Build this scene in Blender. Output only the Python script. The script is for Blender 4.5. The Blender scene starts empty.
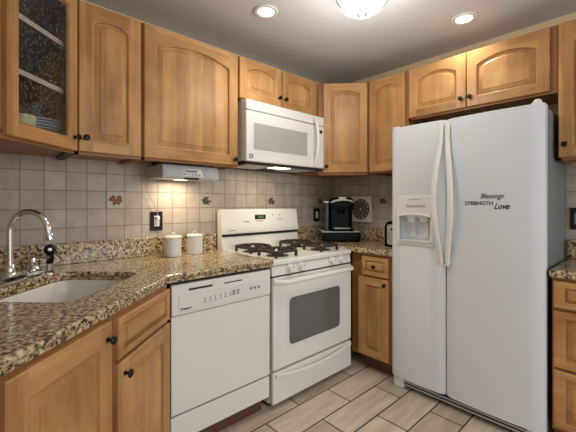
import bpy, bmesh, math, random
from mathutils import Matrix, Vector
PI = math.pi
R2 = math.sqrt(2)
random.seed(7)
scene = bpy.context.scene
COL = scene.collection

# ------------------------------------------------------------------ camera, world, exposure
cam_d = bpy.data.cameras.new('camera')
cam = bpy.data.objects.new('camera', cam_d)
COL.objects.link(cam)
cam.location = (-2.6632, -2.2098, 1.2375)
cam.rotation_euler = (PI / 2, 0, math.radians(47.4055) - PI / 2)
cam_d.sensor_width = 36.0
cam_d.lens = 342.675 / 576 * 36.0
cam_d.shift_y = (203.18 - 216.0) / 576.0
cam_d.clip_start = 0.02
scene.camera = cam

scene.view_settings.view_transform = 'Standard'
scene.view_settings.look = 'None'
scene.view_settings.gamma = 1.0
scene.view_settings.use_curve_mapping = False
scene.view_settings.exposure = 0.12

W = bpy.data.worlds.new('world')
scene.world = W
W.use_nodes = True
W.node_tree.nodes['Background'].inputs[0].default_value = (1.0, 0.985, 0.965, 1)
W.node_tree.nodes['Background'].inputs[1].default_value = 0.85


def lamp(name, kind, loc, power, color=(1, 1, 1), rot=(0, 0, 0), **kw):
    d = bpy.data.lights.new(name, kind)
    d.energy = power
    d.color = color
    for k, v in kw.items():
        setattr(d, k, v)
    o = bpy.data.objects.new(name, d)
    o.location = loc
    o.rotation_euler = rot
    COL.objects.link(o)
    return o


CEIL = 2.385
# unseen area lamp added behind the camera for cool daylight; no window is built
lamp('daylight_fill', 'AREA', (-1.2, -4.9, 1.5), 30, (0.86, 0.92, 1.0), (PI / 2, 0, 0), shape='RECTANGLE', size=1.6, size_y=1.3)


# ------------------------------------------------------------------ materials
def new_mat(name):
    m = bpy.data.materials.new(name)
    m.use_nodes = True
    nt = m.node_tree
    b = nt.nodes['Principled BSDF']
    return m, nt, b


def lnk(nt, a, b):
    nt.links.new(a, b)


def node(nt, t, **kw):
    n = nt.nodes.new(t)
    for k, v in kw.items():
        setattr(n, k, v)
    return n


def plain(name, col, rough=0.5, metal=0.0, spec=0.5, emit=0.0, coat=0.0, var=0.0, bump=0.0, bscale=400.0):
    m, nt, b = new_mat(name)
    b.inputs['Base Color'].default_value = (*col, 1)
    b.inputs['Roughness'].default_value = rough
    b.inputs['Metallic'].default_value = metal
    b.inputs['Specular IOR Level'].default_value = spec
    b.inputs['Coat Weight'].default_value = coat
    if emit:
        b.inputs['Emission Color'].default_value = (*col, 1)
        b.inputs['Emission Strength'].default_value = emit
    tc = node(nt, 'ShaderNodeTexCoord')
    if var:
        n = node(nt, 'ShaderNodeTexNoise')
        n.inputs['Scale'].default_value = 6
        lnk(nt, tc.outputs['Object'], n.inputs['Vector'])
        mx = node(nt, 'ShaderNodeMix', data_type='RGBA')
        mx.inputs[6].default_value = (*[c * (1 - var) for c in col], 1)
        mx.inputs[7].default_value = (*[min(1, c * (1 + var)) for c in col], 1)
        lnk(nt, n.outputs['Fac'], mx.inputs[0])
        lnk(nt, mx.outputs[2], b.inputs['Base Color'])
    if bump:
        n = node(nt, 'ShaderNodeTexNoise')
        n.inputs['Scale'].default_value = bscale
        lnk(nt, tc.outputs['Object'], n.inputs['Vector'])
        bp = node(nt, 'ShaderNodeBump')
        bp.inputs['Strength'].default_value = bump
        bp.inputs['Distance'].default_value = 0.002
        lnk(nt, n.outputs['Fac'], bp.inputs['Height'])
        lnk(nt, bp.outputs['Normal'], b.inputs['Normal'])
    return m


def wood(name, axis, light=(0.62, 0.345, 0.132), dark=(0.25, 0.108, 0.034), stave=0.085):
    """maple with grain along the given local axis"""
    m, nt, b = new_mat(name)
    tc = node(nt, 'ShaderNodeTexCoord')
    oi = node(nt, 'ShaderNodeObjectInfo')
    off = node(nt, 'ShaderNodeVectorMath', operation='SCALE')
    cmb = node(nt, 'ShaderNodeCombineXYZ')
    cmb.inputs[0].default_value = 7.3
    cmb.inputs[1].default_value = 3.1
    cmb.inputs[2].default_value = 5.7
    lnk(nt, cmb.outputs[0], off.inputs[0])
    lnk(nt, oi.outputs['Random'], off.inputs['Scale'])
    add = node(nt, 'ShaderNodeVectorMath', operation='ADD')
    lnk(nt, tc.outputs['Object'], add.inputs[0])
    lnk(nt, off.outputs[0], add.inputs[1])
    mp = node(nt, 'ShaderNodeMapping')
    s = [9.0, 9.0, 9.0]
    s['xyz'.index(axis)] = 1.0
    mp.inputs['Scale'].default_value = s
    lnk(nt, add.outputs[0], mp.inputs['Vector'])
    n1 = node(nt, 'ShaderNodeTexNoise')
    n1.inputs['Scale'].default_value = 1.6
    n1.inputs['Detail'].default_value = 6
    n1.inputs['Distortion'].default_value = 0.8
    lnk(nt, mp.outputs[0], n1.inputs['Vector'])
    n2 = node(nt, 'ShaderNodeTexNoise')
    n2.inputs['Scale'].default_value = 14
    n2.inputs['Detail'].default_value = 4
    lnk(nt, mp.outputs[0], n2.inputs['Vector'])
    # blotches (maple figure)
    n3 = node(nt, 'ShaderNodeTexNoise')
    n3.inputs['Scale'].default_value = 5
    n3.inputs['Detail'].default_value = 2
    lnk(nt, add.outputs[0], n3.inputs['Vector'])
    # glued staves
    sx = node(nt, 'ShaderNodeSeparateXYZ')
    lnk(nt, add.outputs[0], sx.inputs[0])
    dv = node(nt, 'ShaderNodeMath', operation='DIVIDE')
    lnk(nt, sx.outputs[{'z': 0, 'x': 2, 'y': 0}[axis]], dv.inputs[0])
    dv.inputs[1].default_value = stave
    fl = node(nt, 'ShaderNodeMath', operation='FLOOR')
    lnk(nt, dv.outputs[0], fl.inputs[0])
    wn = node(nt, 'ShaderNodeTexWhiteNoise', noise_dimensions='1D')
    lnk(nt, fl.outputs[0], wn.inputs['W'])

    def mul(a, k):
        q = node(nt, 'ShaderNodeMath', operation='MULTIPLY')
        lnk(nt, a, q.inputs[0])
        q.inputs[1].default_value = k
        return q.outputs[0]

    def plus(a, c):
        q = node(nt, 'ShaderNodeMath', operation='ADD')
        lnk(nt, a, q.inputs[0])
        lnk(nt, c, q.inputs[1])
        return q.outputs[0]
    f = plus(plus(mul(n1.outputs['Fac'], 0.45), mul(n2.outputs['Fac'], 0.15)), plus(mul(n3.outputs['Fac'], 0.38), mul(wn.outputs['Value'], 0.14)))
    rp = node(nt, 'ShaderNodeValToRGB')
    e = rp.color_ramp.elements
    e[0].position = 0.32
    e[0].color = (*dark, 1)
    e[1].position = 0.72
    e[1].color = (*light, 1)
    lnk(nt, f, rp.inputs[0])
    lnk(nt, rp.outputs[0], b.inputs['Base Color'])
    b.inputs['Roughness'].default_value = 0.36
    b.inputs['Specular IOR Level'].default_value = 0.3
    return m


def granite():
    m, nt, b = new_mat('granite')
    tc = node(nt, 'ShaderNodeTexCoord')
    n1 = node(nt, 'ShaderNodeTexNoise')
    n1.inputs['Scale'].default_value = 72
    n1.inputs['Detail'].default_value = 5
    n1.inputs['Roughness'].default_value = 0.65
    n1.inputs['Distortion'].default_value = 0.3
    lnk(nt, tc.outputs['Object'], n1.inputs['Vector'])
    r1 = node(nt, 'ShaderNodeValToRGB')
    cr = r1.color_ramp
    cr.elements[0].position = 0.35
    cr.elements[0].color = (0.018, 0.013, 0.010, 1)
    cr.elements[1].position = 0.67
    cr.elements[1].color = (0.74, 0.64, 0.48, 1)
    for p, c in ((0.41, (0.05, 0.03, 0.015, 1)), (0.45, (0.21, 0.135, 0.062, 1)), (0.505, (0.45, 0.33, 0.18, 1)), (0.58, (0.62, 0.50, 0.32, 1))):
        x = cr.elements.new(p)
        x.color = c
    lnk(nt, n1.outputs['Fac'], r1.inputs[0])
    v = node(nt, 'ShaderNodeTexVoronoi')
    v.inputs['Scale'].default_value = 150
    lnk(nt, tc.outputs['Object'], v.inputs['Vector'])
    n2 = node(nt, 'ShaderNodeTexNoise')
    n2.inputs['Scale'].default_value = 16
    n2.inputs['Detail'].default_value = 3
    lnk(nt, tc.outputs['Object'], n2.inputs['Vector'])
    sep = node(nt, 'ShaderNodeSeparateColor')
    lnk(nt, v.outputs['Color'], sep.inputs[0])
    gt = node(nt, 'ShaderNodeMath', operation='ADD')
    lnk(nt, sep.outputs[0], gt.inputs[0])
    lnk(nt, n2.outputs['Fac'], gt.inputs[1])
    r2 = node(nt, 'ShaderNodeValToRGB')
    r2.color_ramp.elements[0].position = 0.46
    r2.color_ramp.elements[0].color = (1, 1, 1, 1)
    r2.color_ramp.elements[1].position = 0.55
    r2.color_ramp.elements[1].color = (0, 0, 0, 1)
    lnk(nt, gt.outputs[0], r2.inputs[0])
    ml = node(nt, 'ShaderNodeMath', operation='MULTIPLY')
    lnk(nt, r2.outputs[0], ml.inputs[0])
    ml.inputs[1].default_value = 0.80
    mx = node(nt, 'ShaderNodeMix', data_type='RGBA')
    lnk(nt, ml.outputs[0], mx.inputs[0])
    lnk(nt, r1.outputs[0], mx.inputs[6])
    mx.inputs[7].default_value = (0.030, 0.018, 0.008, 1)
    lnk(nt, mx.outputs[2], b.inputs['Base Color'])
    b.inputs['Roughness'].default_value = 0.16
    b.inputs['Specular IOR Level'].default_value = 0.5
    return m


def tiles(name, swap, bw, rh, ox, oz, mortar, c1, c2, cm, offset=0.0, rough=0.45, grain=None, bump=0.4):
    """brick grid on the object's plane; swap picks which coordinates feed the grid"""
    m, nt, b = new_mat(name)
    tc = node(nt, 'ShaderNodeTexCoord')
    sx = node(nt, 'ShaderNodeSeparateXYZ')
    lnk(nt, tc.outputs['Object'], sx.inputs[0])
    cb = node(nt, 'ShaderNodeCombineXYZ')
    for i, (ax, o) in enumerate(zip(swap, (ox, oz))):
        a = node(nt, 'ShaderNodeMath', operation='ADD')
        lnk(nt, sx.outputs['xyz'.index(ax)], a.inputs[0])
        a.inputs[1].default_value = o
        lnk(nt, a.outputs[0], cb.inputs[i])
    bt = node(nt, 'ShaderNodeTexBrick')
    bt.offset = offset
    bt.squash = 1.0
    bt.inputs['Scale'].default_value = 1.0
    bt.inputs['Mortar Size'].default_value = mortar
    bt.inputs['Mortar Smooth'].default_value = 0.35
    bt.inputs['Bias'].default_value = 0.0
    bt.inputs['Brick Width'].default_value = bw
    bt.inputs['Row Height'].default_value = rh
    bt.inputs['Color1'].default_value = (*c1, 1)
    bt.inputs['Color2'].default_value = (*c2, 1)
    bt.inputs['Mortar'].default_value = (*cm, 1)
    lnk(nt, cb.outputs[0], bt.inputs['Vector'])
    n = node(nt, 'ShaderNodeTexNoise')
    n.inputs['Detail'].default_value = 6
    n.inputs['Scale'].default_value = 14
    mp = node(nt, 'ShaderNodeMapping')
    mp.inputs['Scale'].default_value = grain or (1, 1, 1)
    lnk(nt, tc.outputs['Object'], mp.inputs['Vector'])
    lnk(nt, mp.outputs[0], n.inputs['Vector'])
    rp = node(nt, 'ShaderNodeValToRGB')
    lo = 0.70 if grain else 0.80
    rp.color_ramp.elements[0].position = 0.3
    rp.color_ramp.elements[0].color = (lo, lo * 0.985, lo * 0.96, 1)
    rp.color_ramp.elements[1].position = 0.65
    rp.color_ramp.elements[1].color = (1.0, 1.0, 1.0, 1)
    lnk(nt, n.outputs['Fac'], rp.inputs[0])
    mx = node(nt, 'ShaderNodeMix', data_type='RGBA', blend_type='MULTIPLY')
    mx.inputs[0].default_value = 1.0
    lnk(nt, bt.outputs['Color'], mx.inputs[6])
    lnk(nt, rp.outputs[0], mx.inputs[7])
    lnk(nt, mx.outputs[2], b.inputs['Base Color'])
    inv = node(nt, 'ShaderNodeMath', operation='SUBTRACT')
    inv.inputs[0].default_value = 1.0
    lnk(nt, bt.outputs['Fac'], inv.inputs[1])
    bp = node(nt, 'ShaderNodeBump')
    bp.inputs['Strength'].default_value = bump
    bp.inputs['Distance'].default_value = 0.004
    lnk(nt, inv.outputs[0], bp.inputs['Height'])
    lnk(nt, bp.outputs['Normal'], b.inputs['Normal'])
    b.inputs['Roughness'].default_value = rough
    return m


def seeded_glass():
    """tinted pane full of small drop-shaped seeds"""
    m, nt, b = new_mat('seeded_glass')
    tc = node(nt, 'ShaderNodeTexCoord')
    mp = node(nt, 'ShaderNodeMapping')
    mp.inputs['Scale'].default_value = (1, 1, 0.5)
    lnk(nt, tc.outputs['Object'], mp.inputs['Vector'])
    v = node(nt, 'ShaderNodeTexVoronoi')
    v.inputs['Scale'].default_value = 95
    lnk(nt, mp.outputs[0], v.inputs['Vector'])
    r = node(nt, 'ShaderNodeValToRGB')
    r.color_ramp.elements[0].position = 0.10
    r.color_ramp.elements[0].color = (1, 1, 1, 1)
    r.color_ramp.elements[1].position = 0.36
    r.color_ramp.elements[1].color = (0, 0, 0, 1)
    lnk(nt, v.outputs['Distance'], r.inputs[0])
    bp = node(nt, 'ShaderNodeBump')
    bp.inputs['Strength'].default_value = 1.0
    bp.inputs['Distance'].default_value = 0.006
    lnk(nt, r.outputs[0], bp.inputs['Height'])
    tr = node(nt, 'ShaderNodeBsdfTransparent')
    tr.inputs[0].default_value = (0.90, 0.91, 0.93, 1)
    gl = node(nt, 'ShaderNodeBsdfGlossy')
    gl.inputs['Color'].default_value = (0.9, 0.95, 1.0, 1)
    gl.inputs['Roughness'].default_value = 0.06
    lnk(nt, bp.outputs['Normal'], gl.inputs['Normal'])
    fac = node(nt, 'ShaderNodeMapRange')
    fac.inputs['To Min'].default_value = 0.045
    fac.inputs['To Max'].default_value = 0.40
    lnk(nt, r.outputs[0], fac.inputs['Value'])
    mx = node(nt, 'ShaderNodeMixShader')
    lnk(nt, fac.outputs[0], mx.inputs[0])
    lnk(nt, tr.outputs[0], mx.inputs[1])
    lnk(nt, gl.outputs[0], mx.inputs[2])
    out = [n for n in nt.nodes if n.type == 'OUTPUT_MATERIAL'][0]
    lnk(nt, mx.outputs[0], out.inputs['Surface'])
    return m


WV = wood('maple_vertical', 'z')
WH = wood('maple_horizontal', 'x')
FRM = wood('maple_frame', 'z', (0.36, 0.165, 0.062), (0.21, 0.085, 0.030))
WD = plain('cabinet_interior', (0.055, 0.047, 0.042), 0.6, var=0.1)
SHELF = plain('pale_shelf', (0.70, 0.58, 0.44), 0.5, var=0.05)
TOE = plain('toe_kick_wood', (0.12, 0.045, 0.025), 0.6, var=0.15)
BRONZE = plain('dark_bronze', (0.016, 0.011, 0.009), 0.3, 0.6, var=0.2)
GR = granite()
TILE_C = dict(bw=0.1008, rh=0.103, mortar=0.0032, c1=(0.52, 0.45, 0.39), c2=(0.43, 0.37, 0.315), cm=(0.28, 0.235, 0.195))
TA = tiles('wall_tile_long', 'xz', ox=2.085 + 0.1008 * 40, oz=-1.101 + 0.103 * 20, **TILE_C)
TB = tiles('wall_tile_side', 'yz', ox=0.0 + 0.1008 * 90, oz=-1.101 + 0.103 * 20, **TILE_C)
FL = tiles('wood_look_floor_tile', 'xy', 0.526, 0.19, 1.19 + 0.526 * 20, 0.9 + 0.19 * 40, 0.005, (0.80, 0.67, 0.52), (0.58, 0.47, 0.355), (0.06, 0.04, 0.028), offset=0.5, rough=0.35, grain=(0.25, 1.6, 1), bump=0.3)
PAINT = plain('cream_wall_paint', (0.74, 0.60, 0.37), 0.7, var=0.04)
CEILM = plain('ceiling_paint', (0.645, 0.66, 0.685), 0.8, var=0.03)
WHITE = plain('white_enamel', (0.80, 0.785, 0.74), 0.22, var=0.015)
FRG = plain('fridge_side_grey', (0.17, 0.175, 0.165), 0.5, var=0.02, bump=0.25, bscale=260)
FRW = plain('textured_white_enamel', (0.70, 0.735, 0.765), 0.33, var=0.01, bump=0.25, bscale=260)
PLW = plain('white_plastic', (0.74, 0.74, 0.71), 0.4, var=0.01)
CER = plain('white_ceramic', (0.78, 0.76, 0.71), 0.25, var=0.015)
SINKM = plain('sink_white', (0.80, 0.79, 0.76), 0.2, var=0.01)
BLK = plain('black_plastic', (0.005, 0.005, 0.006), 0.14, spec=0.12, var=0.1)
IRON = plain('cast_iron', (0.030, 0.022, 0.018), 0.55, var=0.2)
GAP = plain('dark_gap', (0.010, 0.010, 0.010), 0.7, var=0.1)
CHROME = plain('chrome', (0.88, 0.89, 0.90), 0.08, 1.0, var=0.02)
STEEL = plain('brushed_steel', (0.55, 0.55, 0.55), 0.28, 1.0, var=0.05)
SILVER = plain('silver_plastic', (0.50, 0.51, 0.52), 0.35, 0.15, var=0.03)
SILVL = plain('pale_silver', (0.62, 0.63, 0.64), 0.4, 0.2, var=0.03)
MESHG = plain('speaker_mesh', (0.46, 0.48, 0.50), 0.6, var=0.05, bump=0.5, bscale=900)
OVENG = plain('oven_glass', (0.13, 0.13, 0.12), 0.12, var=0.05, coat=0.3)
MWG = plain('microwave_screen', (0.40, 0.40, 0.385), 0.3, var=0.05, bump=0.4, bscale=700)
INK = plain('dark_ink', (0.010, 0.010, 0.012), 0.5, var=0.1)
GREY = plain('grey_print', (0.26, 0.26, 0.27), 0.5, var=0.05)
LCD = plain('dark_display', (0.018, 0.030, 0.018), 0.2, var=0.2)
GREEN = plain('display_digits', (0.25, 0.42, 0.18), 0.4, emit=0.12)
BULB = plain('lamp_lens', (1.0, 0.96, 0.88), 0.4, emit=9.0)
DOME = plain('frosted_lamp_glass', (1.0, 0.97, 0.92), 0.4, emit=1.15)
UNDER = plain('under_lamp_lens', (1.0, 0.86, 0.60), 0.4, emit=4.0)
CREAMT = plain('accent_tile_glaze', (0.44, 0.385, 0.335), 0.35, var=0.06)
LEAF = plain('leaf_green', (0.05, 0.07, 0.03), 0.5, var=0.2)
RUST = plain('rust_red', (0.24, 0.07, 0.03), 0.5, var=0.2)
PLUM = plain('plum_blue', (0.060, 0.050, 0.065), 0.5, var=0.2)
BROWN = plain('brown_scroll', (0.13, 0.075, 0.045), 0.5, var=0.2)
PLATEC = plain('blue_grey_plate', (0.45, 0.52, 0.60), 0.25, var=0.05)
YEL = plain('pale_yellow_bowl', (0.70, 0.66, 0.30), 0.3, var=0.1)
TANK = plain('smoky_tank', (0.025, 0.028, 0.034), 0.06, var=0.05, coat=0.3)
GLASS = seeded_glass()


# ------------------------------------------------------------------ mesh helpers
class MB:
    def __init__(s):
        s.v, s.f, s.m = [], [], []
        s.M = Matrix.Identity(4)

    def add(s, vs, fs, mat=0):
        n = len(s.v)
        s.v += [tuple(s.M @ Vector(p)) for p in vs]
        s.f += [tuple(i + n for i in f) for f in fs]
        s.m += [mat] * len(fs)
        return s

    def box(s, x0, x1, y0, y1, z0, z1, mat=0):
        vs = [(x, y, z) for z in (z0, z1) for y in (y0, y1) for x in (x0, x1)]
        return s.add(vs, [(0, 2, 3, 1), (4, 5, 7, 6), (0, 1, 5, 4), (2, 6, 7, 3), (0, 4, 6, 2), (1, 3, 7, 5)], mat)

    def prism(s, poly, z0, z1, mat=0):
        n = len(poly)
        a = sum(poly[i][0] * poly[(i + 1) % n][1] - poly[(i + 1) % n][0] * poly[i][1] for i in range(n))
        if a < 0:
            poly = poly[::-1]
        vs = [(x, y, z0) for x, y in poly] + [(x, y, z1) for x, y in poly]
        fs = [tuple(range(n - 1, -1, -1)), tuple(range(n, 2 * n))]
        fs += [(i, (i + 1) % n, n + (i + 1) % n, n + i) for i in range(n)]
        return s.add(vs, fs, mat)

    def loft(s, rings, mat=0, cap=True, closed=True):
        n = len(rings[0])
        vs = [p for r in rings for p in r]
        fs = []
        for k in range(len(rings) - 1):
            for i in range(n if closed else n - 1):
                j = (i + 1) % n
                fs.append((k * n + i, k * n + j, (k + 1) * n + j, (k + 1) * n + i))
        if cap:
            fs.append(tuple(range(n - 1, -1, -1)))
            fs.append(tuple((len(rings) - 1) * n + i for i in range(n)))
        return s.add(vs, fs, mat)

    def lathe(s, prof, c=(0, 0, 0), n=24, axis='z', mat=0, cap=True):
        rings = []
        for r, h in prof:
            ring = []
            for i in range(n):
                a = 2 * PI * i / n
                p = (r * math.cos(a), r * math.sin(a), h)
                if axis == 'y':      # axis points to -y
                    p = (p[0], -p[2], p[1])
                elif axis == 'x':    # axis points to -x
                    p = (-p[2], -p[0], p[1])
                ring.append((p[0] + c[0], p[1] + c[1], p[2] + c[2]))
            rings.append(ring)
        return s.loft(rings, mat, cap)

    def tube(s, pts, r, n=10, mat=0, squash=None):
        pts = [Vector(p) for p in pts]
        rs = r if isinstance(r, (list, tuple)) else [r] * len(pts)
        t0 = (pts[1] - pts[0]).normalized()
        up = Vector((0, 0, 1)) if abs(t0.z) < 0.9 else Vector((1, 0, 0))
        u = t0.cross(up).normalized()
        rings = []
        for i, p in enumerate(pts):
            a = pts[max(i - 1, 0)]
            b = pts[min(i + 1, len(pts) - 1)]
            t = (b - a).normalized()
            u = (u - t * u.dot(t)).normalized()
            w = t.cross(u)
            rings.append([tuple(p + (u * math.cos(2 * PI * k / n) + w * math.sin(2 * PI * k / n)) * rs[i]) for k in range(n)])
        return s.loft(rings, mat)

    def build(s, name, mats, parent=None, o=(0, 0, 0), bevel=0.0, seg=2, smooth=True, ang=32):
        me = bpy.data.meshes.new(name)
        o = Vector(o)
        me.from_pydata([tuple(Vector(p) - o) for p in s.v], [], s.f)
        if not isinstance(mats, (list, tuple)):
            mats = [mats]
        for m in mats:
            me.materials.append(m)
        me.polygons.foreach_set('material_index', s.m)
        bm = bmesh.new()
        bm.from_mesh(me)
        bmesh.ops.recalc_face_normals(bm, faces=bm.faces)
        bm.to_mesh(me)
        bm.free()
        if smooth:
            me.polygons.foreach_set('use_smooth', [True] * len(me.polygons))
            me.set_sharp_from_angle(angle=math.radians(ang))
        me.update()
        ob = bpy.data.objects.new(name, me)
        COL.objects.link(ob)
        if parent is not None:
            ob.parent = parent
        else:
            ob.location = o
        if bevel:
            md = ob.modifiers.new('bevel', 'BEVEL')
            md.width = bevel
            md.segments = seg
            md.limit_method = 'ANGLE'
            md.angle_limit = math.radians(40)
            md.harden_normals = False
        return ob


def thing(name, label, cat, loc=(0, 0, 0), rz=0.0, group=None):
    o = bpy.data.objects.new(name, None)
    COL.objects.link(o)
    o.location = loc
    o.rotation_euler = (0, 0, rz)
    o.empty_display_size = 0.1
    return tag(o, label, cat, group)


def tag(o, label, cat, group=None):
    o['label'] = label
    o['category'] = cat
    if group:
        o['group'] = group
    return o


def struct(o):
    o['kind'] = 'structure'
    return o


def text(body, size, mat, parent, M, name='lettering', shear=0.0, bold=0.0, align='CENTER'):
    cu = bpy.data.curves.new('t', 'FONT')
    cu.body = body
    cu.size = size
    cu.shear = shear
    cu.offset = bold
    cu.extrude = 0.0004
    cu.align_x = align
    cu.align_y = 'CENTER'
    to = bpy.data.objects.new('t', cu)
    COL.objects.link(to)
    dg = bpy.context.evaluated_depsgraph_get()
    me = bpy.data.meshes.new_from_object(to.evaluated_get(dg))
    bpy.data.objects.remove(to)
    me.name = name
    me.transform(M)
    me.materials.clear()
    me.materials.append(mat)
    ob = bpy.data.objects.new(name, me)
    COL.objects.link(ob)
    ob.parent = parent
    return ob


def face_y(x, y, z):    # text frame on a face looking towards -y
    return Matrix.Translation((x, y, z)) @ Matrix.Rotation(PI / 2, 4, 'X')


def face_x(x, y, z):    # text frame on a face looking towards -x
    return Matrix.Translation((x, y, z)) @ Matrix.Rotation(-PI / 2, 4, 'Z') @ Matrix.Rotation(PI / 2, 4, 'X')


def rrect(x0, x1, z0, z1, r, n=5):
    pts = []
    for cx, cz, a0 in ((x1 - r, z1 - r, 0), (x0 + r, z1 - r, 90), (x0 + r, z0 + r, 180), (x1 - r, z0 + r, 270)):
        for k in range(n + 1):
            a = math.radians(a0 + 90 * k / n)
            pts.append((cx + r * math.cos(a), cz + r * math.sin(a)))
    return pts


def uv(u, v, z=0.0):    # the diagonal frame of the sink corner
    return ((u - v) / R2, (u + v) / R2, z)


# ------------------------------------------------------------------ cabinet doors
def door_mesh(w, h, th=0.020, st=0.058, rail=None, arch=0.0, panel=True, top=None):
    """stile-and-rail door, x 0..w, z 0..h, front at y = -th, back at y = 0"""
    rail = rail or st
    top = top or rail
    mb = MB()
    n = 16 if arch else 1
    cx = w / 2
    hw = w / 2 - st

    def ring(d, y):
        l, r, b = st + d, w - st - d, rail + d
        pts = [(l, y, b), (r, y, b)]
        for k in range(n + 1):
            x = r + (l - r) * k / n
            q = (x - cx) / hw
            pts.append((x, y, h - top - d - arch * q * q))
        return pts
    c = 0.004
    F = -th
    op = ring(0, F)
    # front faces: stiles (vertical grain) and rails (horizontal grain)
    mb.add([(c, F, c), (st, F, c), (st, F, h - c), (c, F, h - c)], [(0, 1, 2, 3)], 0)
    mb.add([(w - st, F, c), (w - c, F, c), (w - c, F, h - c), (w - st, F, h - c)], [(0, 1, 2, 3)], 0)
    mb.add([(st, F, c), (w - st, F, c), (w - st, F, rail), (st, F, rail)], [(0, 1, 2, 3)], 1)
    tops = op[2:]
    for k in range(n):
        a, b2 = tops[k], tops[k + 1]
        mb.add([a, b2, (b2[0], F, h - c), (a[0], F, h - c)], [(0, 1, 2, 3)], 1)
    # rounded outer edge
    o1 = [(c, F, c), (w - c, F, c), (w - c, F, h - c), (c, F, h - c)]
    o2 = [(0, F + c, 0), (w, F + c, 0), (w, F + c, h), (0, F + c, h)]
    o3 = [(0, 0, 0), (w, 0, 0), (w, 0, h), (0, 0, h)]
    mb.loft([o1, o2, o3], 0, cap=False)
    if panel:
        mb.add(o3, [(0, 3, 2, 1)], 0)
    else:
        for x0, x1, z0, z1 in ((0, st + 0.008, 0, h), (w - st - 0.008, w, 0, h), (st + 0.008, w - st - 0.008, 0, rail + 0.008), (st + 0.008, w - st - 0.008, h - top - arch - 0.008, h)):
            mb.add([(x0, 0, z0), (x1, 0, z0), (x1, 0, z1), (x0, 0, z1)], [(0, 3, 2, 1)], 0)
    if panel:
        prof = ((0, F), (0.004, F + 0.002), (0.006, F + 0.013), (0.010, F + 0.014), (0.034, F + 0.004), (0.0355, F + 0.001))
        kk = min(1.0, (h - rail - top) / 0.15)
        rings = [ring(d * kk, y) for d, y in prof]
        mb.loft(rings, 0, cap=False)
        mb.add(rings[-1], [tuple(range(len(rings[-1])))], 0)
    else:
        rings = [ring(0, F), ring(0.004, F + 0.004), ring(0.008, F + 0.012), ring(0.008, 0)]
        mb.loft(rings, 0, cap=False)
    return mb


def place(ob, parent, loc):
    ob.location = loc
    ob.parent = parent
    return ob


def knob(parent, x, z, y=-0.020):
    mb = MB()
    mb.lathe([(0.0085, 0.0), (0.0085, 0.002), (0.0048, 0.004), (0.0048, 0.013), (0.010, 0.016), (0.0148, 0.020), (0.0148, 0.023), (0.011, 0.027), (0.004, 0.0285)], (x, y, z), 18, 'y')
    return mb.build('knob', BRONZE, parent)


def door(parent, x, z, w, h, kn=None, y=0.0, name='door', **kw):
    d = door_mesh(w, h, **kw).build(name, [WV, WH] if name == 'door' else [WH, WH], parent)
    d.location = (x, y, z)
    if kn:
        knob(d, kn[0], kn[1])
    return d


def wall_cabinet(label, loc, rz, w, h, depth, poly=None, lip=0.016, group='maple wall cabinets'):
    """hung box with a recessed underside; local front plane at y = 0"""
    t = thing('wall_cabinet', label, 'cabinet', loc, rz, None)
    mb = MB()
    poly = poly or [(0, 0), (w, 0), (w, depth), (0, depth)]
    mb.prism(poly, lip, h, 0)
    mb.box(0, w, 0, 0.018, 0, lip, 1)
    n = len(poly)
    for i in range(1, n):                   # side panels hang below the recess
        a, b = Vector(poly[i]), Vector(poly[(i + 1) % n])
        dd = (b - a)
        if dd.length < 0.02 or i == n // 2 and n == 4:
            continue
        nn = Vector((-dd.y, dd.x)).normalized() * 0.015
        a2 = a if i > 1 or n > 4 else a + dd.normalized() * 0.018
        b2 = b
        mb.prism([tuple(a2), tuple(b2), tuple(b2 + nn), tuple(a2 + nn)], 0, lip, 0)
    mb.build('cabinet_box', [FRM, FRM], t)
    return t


# ------------------------------------------------------------------ setting
mb = MB(); mb.box(-5.0, 0.0, -5.0, 0.0, -0.05, 0.0)
struct(mb.build('floor', FL))
mb = MB(); mb.box(-5.0, 0.0, -5.0, 0.0, CEIL, CEIL + 0.05)
struct(mb.build('ceiling', CEILM))
# walls: paint above, ceramic tile on the lower part (second material)
ZT = 1.60
mb = MB(); mb.box(-2.93, 0.1, 0.0, 0.1, 0, ZT, 1); mb.box(-2.93, 0.1, 0.0, 0.1, ZT, CEIL, 0)
struct(mb.build('wall_back', [PAINT, TA]))
mb = MB(); mb.box(0.0, 0.1, -5.0, 0.0, 0, ZT, 1); mb.box(0.0, 0.1, -5.0, 0.0, ZT, CEIL, 0)
struct(mb.build('wall_right', [PAINT, TB]))
mb = MB(); mb.box(-3.03, -2.93, -1.66, 0.1, 0, ZT, 1); mb.box(-3.03, -2.93, -1.66, 0.1, ZT, CEIL, 0)
struct(mb.build('wall_left', [PAINT, TB]))

# ------------------------------------------------------------------ wall cabinets
ZB, ZU = 1.470, 2.205
UH = ZU - ZB
# glass-front corner cabinet (diagonal)
GA = Vector((-2.6148, -0.6508))
t = thing('wall_cabinet', 'glass-front maple corner wall cabinet above the sink', 'cabinet', (GA.x, GA.y, ZB), PI / 4)


def loc45(x, y):     # world -> local of the 45 degree frame at GA
    dx, dy = x - GA.x, y - GA.y
    return ((dx + dy) / R2, (dy - dx) / R2)


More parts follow.
